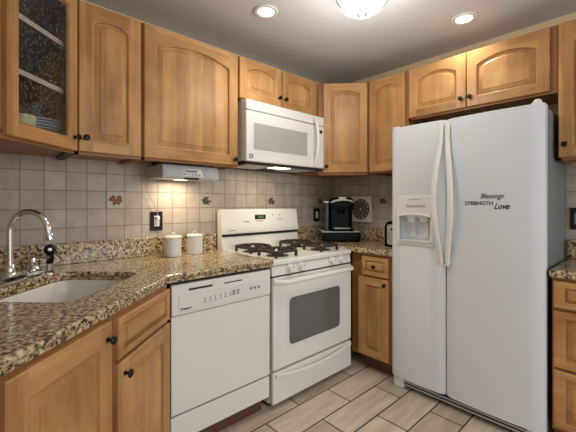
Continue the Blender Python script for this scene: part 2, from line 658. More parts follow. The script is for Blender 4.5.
wg = 0.426
pent = [(0, 0), (wg, 0), loc45(-2.3135, -0.006), loc45(-2.924, -0.006), loc45(-2.924, -0.6508)]
mb = MB()
inner = [(0.03, 0.018), (wg - 0.03, 0.018), loc45(-2.335, -0.03), loc45(-2.90, -0.03), loc45(-2.90, -0.60)]
mb.prism(pent, 0.016, 0.034, 0)
mb.prism(pent, UH - 0.02, UH, 0)
for i in range(1, 5):
    a, b = pent[i], pent[(i + 1) % 5]
    a2, b2 = inner[i], inner[(i + 1) % 5]
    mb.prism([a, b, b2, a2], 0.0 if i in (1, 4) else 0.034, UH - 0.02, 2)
mb.box(0, 0.056, 0, 0.018, 0, UH, 0)
mb.box(wg - 0.022, wg, 0, 0.018, 0, UH, 0)
mb.box(0.056, wg - 0.022, 0, 0.018, 0, 0.034, 1)
mb.box(0.056, wg - 0.022, 0, 0.018, UH - 0.03, UH, 1)
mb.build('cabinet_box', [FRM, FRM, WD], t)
SHZ = (0.270, 0.486)
for z in SHZ:
    mb = MB()
    mb.prism([(0.035, 0.03), (wg - 0.035, 0.03), inner[2], inner[3], inner[4]], z, z + 0.018)
    sh = mb.build('shelf', WD, t)  # pale shelf's body coloured dark for shade underneath; only its front edge stays pale
    mb = MB(); mb.box(0.035, wg - 0.035, 0.027, 0.030, z - 0.001, z + 0.019)
    mb.build('shelf_edge', SHELF, sh)
gd = door(t, 0.042, 0.012, wg - 0.046, UH - 0.014, (wg - 0.046 - 0.024, 0.060), st=0.046, rail=0.052, arch=0.012, panel=False)
mb = MB(); mb.box(0.040, wg - 0.086, -0.010, -0.006, 0.045, UH - 0.055)
pane = mb.build('glass_pane', GLASS, gd)
# plates and a bowl inside it
pz = ZB + 0.034
pl_c = uv(-1.927, 1.535)
for k in range(8):
    mb = MB()
    mb.lathe([(0.045, 0), (0.06, 0.003), (0.098, 0.012), (0.098, 0.015), (0.06, 0.007), (0.0, 0.005)], (0, 0, 0), 32)
    o = mb.build('plate', PLATEC)
    o.location = (pl_c[0], pl_c[1], pz + 0.0135 * k)
    tag(o, 'blue-grey dinner plate stacked behind the corner cabinet glass', 'plate', 'plates behind the glass')
bc = uv(-2.090, 1.468)
mb = MB()
mb.lathe([(0.024, 0), (0.030, 0.004), (0.046, 0.045), (0.050, 0.092), (0.047, 0.092), (0.042, 0.045), (0.0, 0.012)], (0, 0, 0), 28)
o = mb.build('bowl', YEL)
o.location = (bc[0], bc[1], pz)
tag(o, 'pale yellow bowl at the left behind the cabinet glass', 'bowl')

# two tall cabinets on the long wall
t = wall_cabinet('narrow maple wall cabinet between the glass-front cabinet and the wide single-door one', (-2.3075, -0.33, ZB), 0, 0.306, UH, 0.324)
door(t, 0.012, 0.013, 0.288, UH - 0.018, (0.030, 0.066), arch=0.032, top=0.062, st=0.060)
t = wall_cabinet('widest single-door maple wall cabinet, above the under-cabinet radio', (-1.9995, -0.33, ZB), 0, 0.612, UH, 0.324)
door(t, 0.008, 0.013, 0.597, UH - 0.018, (0.570, 0.036), arch=0.048, top=0.060, st=0.062)
# over the microwave
zm = 1.922
t = wall_cabinet('short two-door maple wall cabinet over the microwave', (-1.3855, -0.33, zm), 0, 0.781, ZU - zm, 0.324)
hh = ZU - zm - 0.016
door(t, 0.006, 0.010, 0.366, hh, (0.340, 0.062), arch=0.036, top=0.042, st=0.056, rail=0.050)
door(t, 0.378, 0.010, 0.366, hh, (0.026, 0.062), arch=0.036, top=0.042, st=0.056, rail=0.050)
# diagonal corner cabinet
A = Vector((-0.6025, -0.33)); B = Vector((-0.33, -0.6195))
wd = (B - A).length
rz = math.atan2(B.y - A.y, B.x - A.x)


def locA(x, y):
    d = Vector((x - A.x, y - A.y))
    ca, sa = math.cos(rz), math.sin(rz)
    return (d.x * ca + d.y * sa, -d.x * sa + d.y * ca)


t = thing('wall_cabinet', 'diagonal maple corner wall cabinet above the coffee maker', 'cabinet', (A.x, A.y, ZB), rz)
p5 = [(0, 0), (wd, 0), locA(-0.006, -0.6195), locA(-0.006, -0.006), locA(-0.6025, -0.006)]
mb = MB()
mb.prism(p5, 0.016, UH, 0)
mb.box(0, wd, 0, 0.018, -0.006, 0.016, 1)
mb.build('cabinet_box', [FRM, FRM], t)
door(t, 0.040, 0.013, wd - 0.048, UH - 0.018, (0.026, 0.048), arch=0.035, top=0.058, st=0.055)
# side wall cabinets
t = wall_cabinet('narrow tall maple wall cabinet left of the refrigerator top', (-0.33, -0.622, ZB), -PI / 2, 0.346, UH, 0.324)
door(t, 0.022, 0.013, 0.300, UH - 0.018, arch=0.035, top=0.058, st=0.052)
zo = 1.838
t = wall_cabinet('short two-door maple wall cabinet over the refrigerator', (-0.33, -0.970, zo), -PI / 2, 0.862, ZU - zo, 0.324)
hh = ZU - zo - 0.018
door(t, 0.008, 0.012, 0.388, hh, (0.364, 0.058), arch=0.040, top=0.056, st=0.056, rail=0.056)
door(t, 0.403, 0.012, 0.426, hh, (0.024, 0.058), arch=0.040, top=0.056, st=0.056, rail=0.056)
t = wall_cabinet('tall maple wall cabinet right of the refrigerator, cut by the photo edge', (-0.33, -1.834, ZB), -PI / 2, 0.46, UH, 0.324)
door(t, 0.004, 0.013, 0.450, UH - 0.018, (0.028, 0.066), arch=0.05, top=0.060, st=0.058)


# ------------------------------------------------------------------ base cabinets
RB = math.radians(43.2)
PR = Vector(uv(-1.886, 0.945))      # right end of the diagonal face line
E1 = Vector((math.cos(RB), math.sin(RB), 0))
E2 = Vector((-math.sin(RB), math.cos(RB), 0))


def run(a, b, z=0.0):       # a along the run (negative to the left), b behind the face
    p = PR + E1 * a + E2 * b
    return (p.x, p.y, z)


# left (full height door) unit
t = thing('base_cabinet', 'maple diagonal base cabinet with full-height door, nearest the camera', 'cabinet', run(-1.265, 0), RB)
mb = MB()
mb.prism([(0, 0), (0.810, 0), (0.810, 0.115), (0.775, 0.115), (0.775, 0.44), (0.50, 0.44)], 0.10, 0.863, 0)
mb.build('cabinet_box', [FRM], t)
mb = MB(); mb.prism([(0.12, 0.07), (0.81, 0.07), (0.81, 0.44), (0.50, 0.44)], 0.0, 0.10)
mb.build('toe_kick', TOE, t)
door(t, 0.010, 0.112, 0.380, 0.742, (0.030, 0.69), st=0.058, rail=0.066)
door(t, 0.412, 0.112, 0.388, 0.742, (0.360, 0.690), st=0.058, rail=0.066)
# right unit under the sink (false drawer front over a door)
t = thing('base_cabinet', 'maple sink base cabinet with a drawer front over one door, left of the dishwasher', 'cabinet', run(-0.452, 0), RB)
mb = MB()
mb.box(0, 0.448, 0, 0.02, 0.10, 0.863, 0)
mb.box(0.002, 0.017, 0.02, 0.125, 0.10, 0.863, 0)
mb.box(0.433, 0.448, 0.02, 0.125, 0.10, 0.863, 0)
mb.box(0.017, 0.433, 0.02, 0.125, 0.10, 0.118, 0)
mb.build('cabinet_box', [FRM], t)
mb = MB(); mb.box(0, 0.448, 0.07, 0.125, 0.0, 0.10)
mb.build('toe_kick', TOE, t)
door(t, 0.026, 0.706, 0.412, 0.140, None, name='drawer_front', st=0.030, rail=0.022)
door(t, 0.026, 0.112, 0.412, 0.580, (0.034, 0.535), st=0.060)

# left of the fridge
FX = -0.505
t = thing('base_cabinet', 'small maple base cabinet with one drawer and door, between range and refrigerator', 'cabinet', (FX, -0.652, 0), -PI / 2)
mb = MB()
mb.box(-0.055, 0.306, 0, 0.085, 0.10, 0.863, 0)
mb.box(0, 0.306, 0.085, 0.50, 0.10, 0.863, 0)
mb.build('cabinet_box', [FRM], t)
mb = MB(); mb.box(0, 0.306, 0.055, 0.50, 0, 0.10)
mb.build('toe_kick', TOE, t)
door(t, 0.044, 0.706, 0.222, 0.140, (0.111, 0.070), name='drawer', st=0.030, rail=0.028)
door(t, 0.010, 0.112, 0.260, 0.580, (0.232, 0.545), st=0.052)
# right of the fridge: three drawers
t = thing('base_cabinet', 'maple base cabinet with a stack of three drawers, right of the refrigerator', 'cabinet', (FX, -1.838, 0), -PI / 2)
mb = MB()
mb.box(0, 0.72, 0, 0.50, 0.10, 0.863, 0)
mb.build('cabinet_box', [FRM], t)
mb = MB(); mb.box(0, 0.72, 0.055, 0.50, 0, 0.10)
mb.build('toe_kick', TOE, t)
for z, h in ((0.716, 0.135), (0.420, 0.280), (0.120, 0.285)):
    door(t, 0.008, z, 0.704, h, (0.352, h / 2), name='drawer', st=0.042, rail=0.030)

# ------------------------------------------------------------------ countertops
CT, CB = 0.905, 0.865


def sink_hole(d=0.0, n=5):
    return rrect(-2.325 - d, -1.828 + d, 1.098 - d, 1.482 + d, 0.06 + d, n)


ct = thing('countertop', 'long speckled granite countertop wrapping the sink corner up to the range', 'countertop', (-2.3, -0.5, CB))


def slab_layer(name, back, z0, z1, bev):
    """counter layer; back = how far its front edge sits behind the nosing"""
    eo = -0.016 + back
    yb = -0.676 + back
    a0 = run(0.0, eo)
    # where the diagonal edge meets wall_left
    k = (-2.927 - a0[0]) / E1.x
    aL = (a0[0] + E1.x * k, a0[1] + E1.y * k)
    k2 = (yb - a0[1]) / E1.y
    kn = (a0[0] + E1.x * k2, yb)
    outer = [(-1.362, -0.003), (-1.362, yb), (kn[0] + 0.03, yb), (kn[0] - 0.016, yb - 0.008 + 0.0), (kn[0] - 0.04, yb - 0.04 * math.tan(RB)), aL, (-2.927, -0.003)]
    bm = bmesh.new()
    vo = [bm.verts.new((x, y, z1)) for x, y in outer]
    vi = [bm.verts.new(uv(p, q, z1)) for p, q in sink_hole()]
    es = []
    for L in (vo, vi):
        for i in range(len(L)):
            es.append(bm.edges.new((L[i], L[(i + 1) % len(L)])))
    bmesh.ops.triangle_fill(bm, edges=es, use_beauty=True, use_dissolve=False)
    for f in list(bm.faces):
        if all((q in vi) for q in f.verts):
            bm.faces.remove(f)
    ret = bmesh.ops.extrude_face_region(bm, geom=list(bm.faces))
    for e in ret['geom']:
        if isinstance(e, bmesh.types.BMVert):
            e.co.z = z0
    bmesh.ops.recalc_face_normals(bm, faces=bm.faces)
    bmesh.ops.translate(bm, verts=bm.verts, vec=(2.3, 0.5, -CB))
    me = bpy.data.meshes.new(name)
    bm.to_mesh(me); bm.free()
    me.materials.append(GR)
    ob = bpy.data.objects.new(name, me)
    COL.objects.link(ob); ob.parent = ct
    md = ob.modifiers.new('bevel', 'BEVEL'); md.width = bev; md.segments = 3; md.limit_method = 'ANGLE'; md.angle_limit = math.radians(50)
    return ob


slab_layer('slab', 0.0, CT - 0.022, CT, 0.008)
slab_layer('nosing', 0.006, CB, CT - 0.0225, 0.006)
SP = 1.020


def upstand(x0, x1, y0, y1, label):
    m_ = MB(); m_.box(x0, x1, y0, y1, CT + 0.0005, SP)
    o_ = m_.build('granite_upstand', GR, None, ((x0 + x1) / 2, (y0 + y1) / 2, CT), bevel=0.003)
    tag(o_, label, 'backsplash strip')
    return o_


upstand(-2.904, -1.362, -0.023, -0.003, 'long speckled granite upstand strip behind the faucet and canisters')
m_ = MB(); m_.box(-2.927, -2.905, -1.60, -0.003, CT + 0.0005, SP)
struct(m_.build('trim_1', GR, None, bevel=0.003))

ct2 = thing('countertop', 'small granite countertop under the coffee maker', 'countertop', (-0.3, -0.4, CB))
mb = MB(); mb.prism([(-0.590, -0.003), (-0.590, -0.545), (-0.540, -0.66), (-0.540, -0.958), (-0.003, -0.958), (-0.003, -0.003)], CB, CT)
mb.build('slab', GR, ct2, (-0.3, -0.4, CB), bevel=0.011, seg=3)
upstand(-0.590, -0.024, -0.023, -0.003, 'short granite upstand strip between the range and the corner, under the light switch')
upstand(-0.023, -0.003, -0.958, -0.003, 'granite upstand strip below the white trivet, behind the toaster')

ct3 = thing('countertop', 'granite countertop on the drawer cabinet right of the refrigerator', 'countertop', (-0.3, -2.1, CB))
mb = MB(); mb.box(-0.538, -0.003, -2.56, -1.828, CB, CT)
mb.build('slab', GR, ct3, (-0.3, -2.1, CB), bevel=0.011, seg=3)
upstand(-0.023, -0.003, -2.56, -1.828, 'granite upstand strip right of the refrigerator at the photo edge')

# ------------------------------------------------------------------ sink
sk = thing('sink', 'white undermount sink bowl set diagonally in the granite counter', 'sink', uv(-2.08, 1.29, 0.66))
mb = MB()
rings = []
for d, z in ((0.022, CB - 0.001), (0.004, CB - 0.001), (-0.004, CB - 0.02), (-0.012, 0.74), (-0.045, 0.705), (-0.10, 0.700)):
    rings.append([uv(a, b, z) for a, b in rrect(-2.325 - d, -1.828 + d, 1.098 - d, 1.482 + d, max(0.03, 0.06 + d * 0.3), 5)])
out = []
for d, z in ((0.022, CB - 0.001), (0.022, CB - 0.012), (0.008, CB - 0.014), (0.0, 0.70), (-0.06, 0.690)):
    out.append([uv(a, b, z) for a, b in rrect(-2.325 - d, -1.828 + d, 1.098 - d, 1.482 + d, max(0.03, 0.06 + d * 0.3), 5)])
mb.loft(rings, 0, cap=False)
mb.add(rings[-1], [tuple(range(len(rings[-1])))])
mb.loft(out, 0, cap=False)
mb.add(out[-1], [tuple(range(len(out[-1])))])
mb.build('bowl', SINKM, sk, sk.location)
mb = MB(); mb.lathe([(0.045, 0.0), (0.045, 0.003), (0.03, 0.003), (0.022, 0.001)], uv(-2.08, 1.29, 0.7005), 24)
mb.build('drain', CHROME, sk, sk.location)

# ------------------------------------------------------------------ faucet
fo = Vector(uv(-2.06, 1.545, CT))
fa = thing('faucet', 'chrome gooseneck faucet with side lever on the granite behind the sink', 'faucet', fo, PI / 4)
mb = MB()
for q, zz in ((0, 0),):
    a = rrect(-0.23, 0.160, -0.040, 0.030, 0.028, 6)
    mb.loft([[(x, y, 0.0) for x, y in a], [(x, y, 0.010) for x, y in a], [(x * 0.99, y * 0.86, 0.013) for x, y in a], [(x * 0.985 + 0.0005, y * 0.80, 0.026) for x, y in a], [(x * 0.97 + 0.0005, y * 0.66, 0.030) for x, y in a]], 0)
mb.build('deck_plate', CHROME, fa)
mb = MB(); mb.lathe([(0.024, 0.024), (0.024, 0.032), (0.019, 0.040), (0.021, 0.055), (0.016, 0.066), (0.013, 0.075)], (0, 0, 0), 24)
mb.build('spout_base', CHROME, fa)
pts = [(0, 0, 0.07), (0, 0, 0.14), (0, 0, 0.215)]
r = 0.082
for k in range(1, 15):
    a = PI * k / 15
    pts.append((0, -r + r * math.cos(a), 0.215 + r * math.sin(a)))
pts += [(0, -2 * r - 0.002, 0.212), (0, -2 * r - 0.005, 0.200)]
mb = MB(); mb.tube(pts, 0.0120, 14)
sp = mb.build('spout', CHROME, fa)
mb = MB(); mb.tube([(0, -2 * r - 0.004, 0.206), (0, -2 * r - 0.008, 0.186), (0, -2 * r - 0.009, 0.178)], [0.0135, 0.0160, 0.0145], 16)
mb.build('aerator', CHROME, sp)
mb = MB(); mb.lathe([(0.022, 0.022), (0.023, 0.034), (0.016, 0.046), (0.018, 0.060), (0.016, 0.084), (0.009, 0.092)], (0.125, 0, 0), 22)
hb = mb.build('handle_base', CHROME, fa)
mb = MB(); mb.tube([(0.125, 0.012, 0.080), (0.125, -0.03, 0.082), (0.125, -0.070, 0.086)], [0.0085, 0.0070, 0.0085], 12)
mb.build('lever', CHROME, hb)

so = Vector(uv(-1.862, 1.522, CT))
sy = thing('side_sprayer', 'dark side sprayer standing in a chrome collar right of the faucet', 'sprayer', so, PI / 4)
mb = MB(); mb.lathe([(0.023, 0.0), (0.023, 0.006), (0.016, 0.012), (0.0145, 0.040), (0.017, 0.046)], (0, 0, 0), 22)
mb.build('collar', CHROME, sy)
mb = MB(); mb.lathe([(0.013, 0.044), (0.0155, 0.060), (0.0155, 0.085), (0.013, 0.098)], (0, 0, 0), 20)
mb.build('handle', BLK, sy)
mb = MB()
mb.M = Matrix.Translation((0, 0, 0.112)) @ Matrix.Rotation(math.radians(37), 4, 'Z')
mb.lathe([(0.014, -0.024), (0.024, -0.018), (0.026, 0.006), (0.024, 0.014), (0.016, 0.016), (0.004, 0.0165)], (0, 0, 0), 24, 'x')
hd = mb.build('spray_head', BLK, sy)
mb = MB()
mb.M = Matrix.Translation((0, 0, 0.112)) @ Matrix.Rotation(math.radians(37), 4, 'Z')
mb.lathe([(0.008, 0.0165), (0.008, 0.018), (0.003, 0.0185)], (0, 0, 0), 16, 'x')
mb.build('nozzle', CHROME, hd)

# ------------------------------------------------------------------ dishwasher
X0, X1, YD = -1.980, -1.381, -0.6576
dwo = (-1.68, -0.34, 0)
dw = thing('dishwasher', 'white built-in dishwasher under the granite counter', 'dishwasher', dwo)
mb = MB(); mb.box(X0 + 0.006, X1 - 0.004, -0.628, -0.06, 0.10, 0.86)
mb.build('tub', GAP, dw, dwo)
mb = MB(); mb.box(X0, X1, YD, -0.63, 0.232, 0.700)
mb.build('door_panel', WHITE, dw, dwo, bevel=0.004)
mb = MB()
mb.box(X0, X1, YD - 0.006, -0.63, 0.703, 0.850)
cp = mb.build('control_panel', WHITE, dw, dwo, bevel=0.006)
mb = MB()
mb.prism([(x, z) for x, z in rrect(X0 + 0.035, X1 - 0.030, 0.716, 0.800, 0.012)], 0, 0.003)
# prism was drawn in xz: stand it up on the panel face
mb.v = [(x, YD - 0.0065 - z, y) for x, y, z in mb.v]
mb.build('button_strip', PLW, cp, dwo)
mb = MB(); mb.box(X0 + 0.085, X0 + 0.215, YD - 0.0085, YD - 0.006, 0.815, 0.824)
mb.build('vent_slot', GAP, cp, dwo)
mb = MB(); mb.box(X0 + 0.285, X0 + 0.395, YD - 0.0085, YD - 0.006, 0.817, 0.822)
mb.build('vent_slot', GAP, cp, dwo)
for k in range(7):
    xx = X0 + 0.165 + 0.030 * k
    mb = MB(); mb.box(xx, xx + 0.012, YD - 0.0115, YD - 0.0095, 0.742 + 0.0015 * k, 0.746 + 0.0015 * k); mb.box(xx + 0.004, xx + 0.008, YD - 0.0115, YD - 0.0095, 0.752 + 0.0015 * k, 0.764 + 0.0015 * k)
    if k > 4:
        mb.box(xx + 0.02, xx + 0.03, YD - 0.0115, YD - 0.0095, 0.750, 0.776)
    mb.build('button_print', GREY, cp, dwo)
for k in range(3):
    mb = MB(); mb.lathe([(0.008, 0), (0.008, 0.003), (0.006, 0.004)], (X0 + 0.455 + 0.027 * k, YD - 0.0095, 0.765), 14, 'y')
    mb.build('button', GREY, cp, dwo)
text('Kenmore', 0.014, INK, cp, Matrix.Translation(-Vector(dwo)) @ face_y(X0 + 0.072, YD - 0.0102, 0.732), bold=0.0006)
mb = MB(); mb.box(X0, X1, YD + 0.004, -0.63, 0.100, 0.222)
mb.build('kick_panel', WHITE, dw, dwo, bevel=0.003)
mb = MB(); mb.box(X0 + 0.01, X1 - 0.01, -0.59, -0.55, 0.0, 0.098)
mb.build('toe_plate', TOE, dw, dwo)

# ------------------------------------------------------------------ range
X0, X1 = -1.3560, -0.5955
YF = -0.650
ro = (-0.976, -0.34, 0)
rg = thing('gas_range', 'white freestanding gas range with four dark grates', 'stove', ro)
mb = MB(); mb.box(X0, X1, -0.612, -0.02, 0.03, 0.862)
mb.build('body', WHITE, rg, ro, bevel=0.004)
mb = MB(); mb.box(X0 + 0.02, X1 - 0.02, -0.59, -0.06, 0.0, 0.03)
mb.build('base', GAP, rg, ro)
# cooktop with a raised rim
mb = MB(); mb.box(X0 - 0.001, X1 + 0.001, YF - 0.006, -0.075, 0.862, 0.893)
mb.build('cooktop', WHITE, rg, ro, bevel=0.008, seg=3)
# backguard: side profile swept along x
prof = [(-0.022, 0.862), (-0.022, 1.190), (-0.055, 1.192), (-0.075, 1.180), (-0.088, 1.075), (-0.100, 1.030), (-0.096, 1.012), (-0.080, 1.010), (-0.080, 0.9925), (-0.085, 0.9925), (-0.095, 0.893), (-0.095, 0.862)]
mb = MB()
mb.loft([[(X0 + 0.004, y, z) for y, z in prof], [(X1 - 0.004, y, z) for y, z in prof]])
bg = mb.build('backguard', WHITE, rg, ro, bevel=0.004)
mb = MB(); mb.box(X0 + 0.006, X1 - 0.006, -0.0905, -0.079, 0.994, 1.0095)
mb.build('vent_slot', GAP, bg, ro)


def bgy(z):   # front of the backguard at height z
    return -0.075 - 0.013 * (1.180 - z) / 0.105


mb = MB(); mb.box(-1.055, -0.950, bgy(1.13) - 0.003, bgy(1.13) + 0.01, 1.112, 1.147)
ds = mb.build('display', LCD, bg, ro)
text('12:00', 0.026, GREEN, ds, Matrix.Translation(-Vector(ro)) @ face_y(-1.002, bgy(1.13) - 0.0038, 1.130))
for xx, w_, z in ((-1.135, 0.05, 1.098), (-1.04, 0.012, 1.098), (-1.00, 0.04, 1.098), (-0.875, 0.006, 1.14), (-0.80, 0.008, 1.14), (-0.80, 0.045, 1.108)):
    mb = MB(); mb.box(xx - w_ / 2, xx + w_ / 2, bgy(z) - 0.0022, bgy(z) + 0.004, z - 0.003, z + 0.003 if w_ > 0.01 else z + 0.008)
    mb.build('button_print', GREY, bg, ro)
text('Kenmore', 0.016, INK, bg, Matrix.Translation(-Vector(ro)) @ face_y(-1.272, -0.0985, 1.036), bold=0.0006)
# control panel with four knobs
mb = MB()
mb.loft([[(x, -0.612, 0.800), (x, YF, 0.800), (x, YF + 0.006, 0.858), (x, -0.612, 0.858)] for x in (X0, X1)])
cp = mb.build('control_panel', WHITE, rg, ro, bevel=0.003)
for kx in (-1.213, -1.117, -0.813, -0.713):
    mb = MB()
    mb.lathe([(0.031, 0), (0.031, 0.006), (0.025, 0.010), (0.023, 0.030), (0.019, 0.033), (0.002, 0.0335)], (kx, YF + 0.003, 0.832), 24, 'y')
    kb = mb.build('knob', PLW, cp, ro)
    mb = MB(); mb.box(kx - 0.002, kx + 0.002, YF - 0.0315, YF - 0.028, 0.838, 0.853)
    mb.build('pointer', GREY, kb, ro)
for z0_, z1_ in ((0.787, 0.8005), (0.8575, 0.8625)):
    mb = MB(); mb.box(X0 + 0.004, X1 - 0.004, YF + 0.012, -0.610, z0_, z1_)
    mb.build('shadow_gap', GAP, rg, ro)
# oven door
mb = MB(); mb.box(X0 + 0.002, X1 - 0.002, YF - 0.006, -0.614, 0.236, 0.790)
od = mb.build('oven_door', WHITE, rg, ro, bevel=0.008, seg=3)


def upright(poly, y0, y1):
    m_ = MB(); m_.prism(poly, 0, 1)
    m_.v = [(x, y1 + (y0 - y1) * z, y) for x, y, z in m_.v]
    return m_


upright(rrect(-1.225, -0.735, 0.362, 0.652, 0.03), YF - 0.0095, YF - 0.004).build('door_window', OVENG, od, ro)
upright(rrect(-1.243, -0.717, 0.344, 0.670, 0.04), YF - 0.008, YF - 0.004).build('window_frame', PLW, od, ro)
pts = []
for k in range(21):
    q = k / 20
    x = X0 + 0.012 + (X1 - X0 - 0.024) * q
    e = min(q, 1 - q)
    pts.append((x, YF - 0.008 - 0.042 * min(1, (e / 0.06)) ** 0.6, 0.765))
mb = MB(); mb.tube(pts, 0.0165, 12)
mb.build('door_handle', WHITE, od, ro)
mb = MB(); mb.box(X0 + 0.002, X1 - 0.002, YF - 0.004, -0.614, 0.034, 0.222)
dr = mb.build('storage_drawer', WHITE, rg, ro, bevel=0.006, seg=3)
pts = []
for k in range(19):
    q = k / 18
    x = X0 + 0.02 + (X1 - X0 - 0.04) * q
    pts.append((x, YF - 0.010 - 0.018 * math.sin(PI * q), 0.204 - 0.022 * math.sin(PI * q)))
mb = MB(); mb.tube(pts, 0.011, 10)
mb.build('drawer_handle', WHITE, dr, ro)
# burners and grates
for bx, by in ((-1.185, -0.235), (-1.185, -0.500), (-0.765, -0.235), (-0.765, -0.500)):
    mb = MB()
    mb.lathe([(0.075, 0.893), (0.073, 0.8955), (0.050, 0.894), (0.042, 0.895), (0.040, 0.906), (0.034, 0.912), (0.002, 0.914)], (bx, by, 0), 28)
    mb.build('burner', IRON, rg, ro)
    mb = MB()
    h = 0.105
    zt = 0.938
    for sx_, sy_ in ((1, 0), (-1, 0), (0, 1), (0, -1)):
        # side bar and a finger towards the middle
        if sx_:
            mb.box(bx + sx_ * h - 0.007, bx + sx_ * h + 0.007, by - h * 0.55, by + h * 0.55, zt - 0.016, zt + 0.002)
            mb.box(min(bx + sx_ * h, bx + sx_ * 0.025), max(bx + sx_ * h, bx + sx_ * 0.025), by - 0.006, by + 0.006, zt - 0.010, zt + 0.004)
        else:
            mb.box(bx - h * 0.55, bx + h * 0.55, by + sy_ * h - 0.007, by + sy_ * h + 0.007, zt - 0.014, zt)
            mb.box(bx - 0.006, bx + 0.006, min(by + sy_ * h, by + sy_ * 0.025), max(by + sy_ * h, by + sy_ * 0.025), zt - 0.010, zt + 0.004)
    for a_ in (1, -1):
        for b_ in (1, -1):
            mb.tube([(bx + a_ * h, by + b_ * h * 0.5, zt - 0.007), (bx + a_ * h * 0.82, by + b_ * h * 0.82, zt - 0.007), (bx + a_ * h * 0.5, by + b_ * h, zt - 0.007)], 0.009, 8)
            mb.box(bx + a_ * h * 0.82 - 0.008, bx + a_ * h * 0.82 + 0.008, by + b_ * h * 0.82 - 0.008, by + b_ * h * 0.82 + 0.008, 0.8925, zt - 0.004)
    mb.build('grate', IRON, rg, ro, bevel=0.002)

# ------------------------------------------------------------------ microwave
X0, X1 = -1.361, -0.606
Z0, Z1, YM = 1.508, 1.9165, -0.3967
mo = (-0.98, -0.2, Z0)
mw = thing('microwave', 'white over-the-range microwave mounted under the short cabinet', 'microwave', mo)
mb = MB(); mb.box(X0, X1, -0.358, -0.004, Z0 + 0.012, Z1)
mb.build('case', PLW, mw, mo, bevel=0.004)
mb = MB(); mb.box(X0, X1, YM, -0.356, Z0 + 0.004, 1.845)
dd = mb.build('door', WHITE, mw, mo, bevel=0.008, seg=3)
mb = MB(); mb.box(X0, X1, YM, -0.356, 1.849, Z1)
mb.build('top_grille', WHITE, mw, mo, bevel=0.006, seg=3)
upright(rrect(-1.303, -0.800, 1.593, 1.768, 0.006), YM - 0.0015, YM + 0.002).build('window', MWG, dd, mo)
upright(rrect(-1.330, -0.762, 1.565, 1.790, 0.014), YM - 0.0008, YM + 0.002).build('window_frame', PLW, dd, mo)
pts = []
for k in range(17):
    q = k / 16
    pts.append((-0.722, YM - 0.004 - 0.040 * math.sin(PI * q) ** 0.6, 1.535 + (1.895 - 1.535) * q))
mb = MB(); mb.tube(pts, 0.0125, 12)
mb.build('handle', WHITE, dd, mo)
mb = MB(); mb.box(-0.690, -0.630, YM - 0.0015, YM + 0.002, 1.785, 1.812)
mb.build('display', LCD, mw, mo)
for i in range(3):
    for j in range(6):
        mb = MB(); mb.box(-0.688 + 0.021 * i, -0.672 + 0.021 * i, YM - 0.001, YM + 0.002, 1.615 + 0.026 * j, 1.627 + 0.026 * j)
        mb.build('button', PLW if (i + j) % 3 else SILVL, mw, mo)
mb = MB(); mb.box(-1.340, -1.308, YM - 0.0015, YM + 0.002, 1.532, 1.562)
bd = mb.build('badge', GREY, dd, mo)
text('K', 0.026, PLW, bd, Matrix.Translation(-Vector(mo)) @ face_y(-1.324, YM - 0.002, 1.547))
mb = MB()
mb.box(X0 + 0.01, X1 - 0.01, -0.385, -0.01, Z0 - 0.012, Z0 + 0.010, 0)
mb.box(X0 + 0.04, X0 + 0.27, -0.35, -0.12, Z0 - 0.0145, Z0 - 0.011, 1)
mb.box(X1 - 0.30, X1 - 0.05, -0.35, -0.12, Z0 - 0.0145, Z0 - 0.011, 1)
mb.build('underside', [GAP, SILVER], mw, mo)
mb = MB(); mb.box(-1.075, -0.925, -0.35, -0.26, Z0 - 0.0150, Z0 - 0.0115)
mb.build('cooktop_lamp', UNDER, mw, mo)
lamp('cooktop_lamp_light', 'AREA', (-1.0, -0.30, Z0 - 0.02), 1.6, (1.0, 0.84, 0.62), (0, 0, 0), shape='RECTANGLE', size=0.15, size_y=0.09)

# ------------------------------------------------------------------ refrigerator
YL, YR, YS = -0.968, -1.818, -1.3305
ZF0, ZF1 = 0.076, 1.742
fo = (-0.3, -1.393, 0)
fr = thing('refrigerator', 'white side-by-side refrigerator with ice and water dispenser', 'refrigerator', fo)
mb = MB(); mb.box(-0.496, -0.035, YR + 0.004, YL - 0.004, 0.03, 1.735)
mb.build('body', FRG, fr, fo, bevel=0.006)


def fridge_door(y0, y1):
    # y0 > y1 ; gently bowed front, rounded vertical edges
    poly = [(-0.500, y0), (-0.550, y0)]
    N = 14
    for k in range(N + 1):
        q = k / N
        e = min(q, 1 - q) * abs(y0 - y1)
        edge = 0.014 * (1 - min(1, e / 0.03)) ** 2
        poly.append((-0.566 - 0.010 * math.sin(PI * q) + edge, y0 + (y1 - y0) * q))
    poly += [(-0.550, y1), (-0.500, y1)]
    m_ = MB(); m_.prism(poly, ZF0, ZF1)
    return m_


fridge_door(YS - 0.0035, YR).build('door', FRW, fr, fo, bevel=0.006, seg=3)
ld = fridge_door(YL, YS + 0.0035).build('door', FRW, fr, fo)
cut = MB(); cut.box(-0.70, -0.520, -1.243, -1.036, 0.993, 1.165)
co = cut.build('cutter', FRW, fr, fo, smooth=False)
bo = ld.modifiers.new('b', 'BOOLEAN'); bo.object = co; bo.solver = 'EXACT'; bo.operation = 'DIFFERENCE'
bpy.context.view_layer.update()
dg = bpy.context.evaluated_depsgraph_get()
nm = bpy.data.meshes.new_from_object(ld.evaluated_get(dg))
ld.modifiers.clear(); ld.data = nm
bpy.data.objects.remove(co)
md = ld.modifiers.new('bevel', 'BEVEL'); md.width = 0.004; md.segments = 2; md.limit_method = 'ANGLE'; md.angle_limit = math.radians(50)


def upx(poly, x0, x1):    # (y,z) outline swept along x
    m_ = MB(); m_.prism(poly, 0, 1)
    m_.v = [(x1 + (x0 - x1) * z, x, y) for x, y, z in m_.v]
    return m_


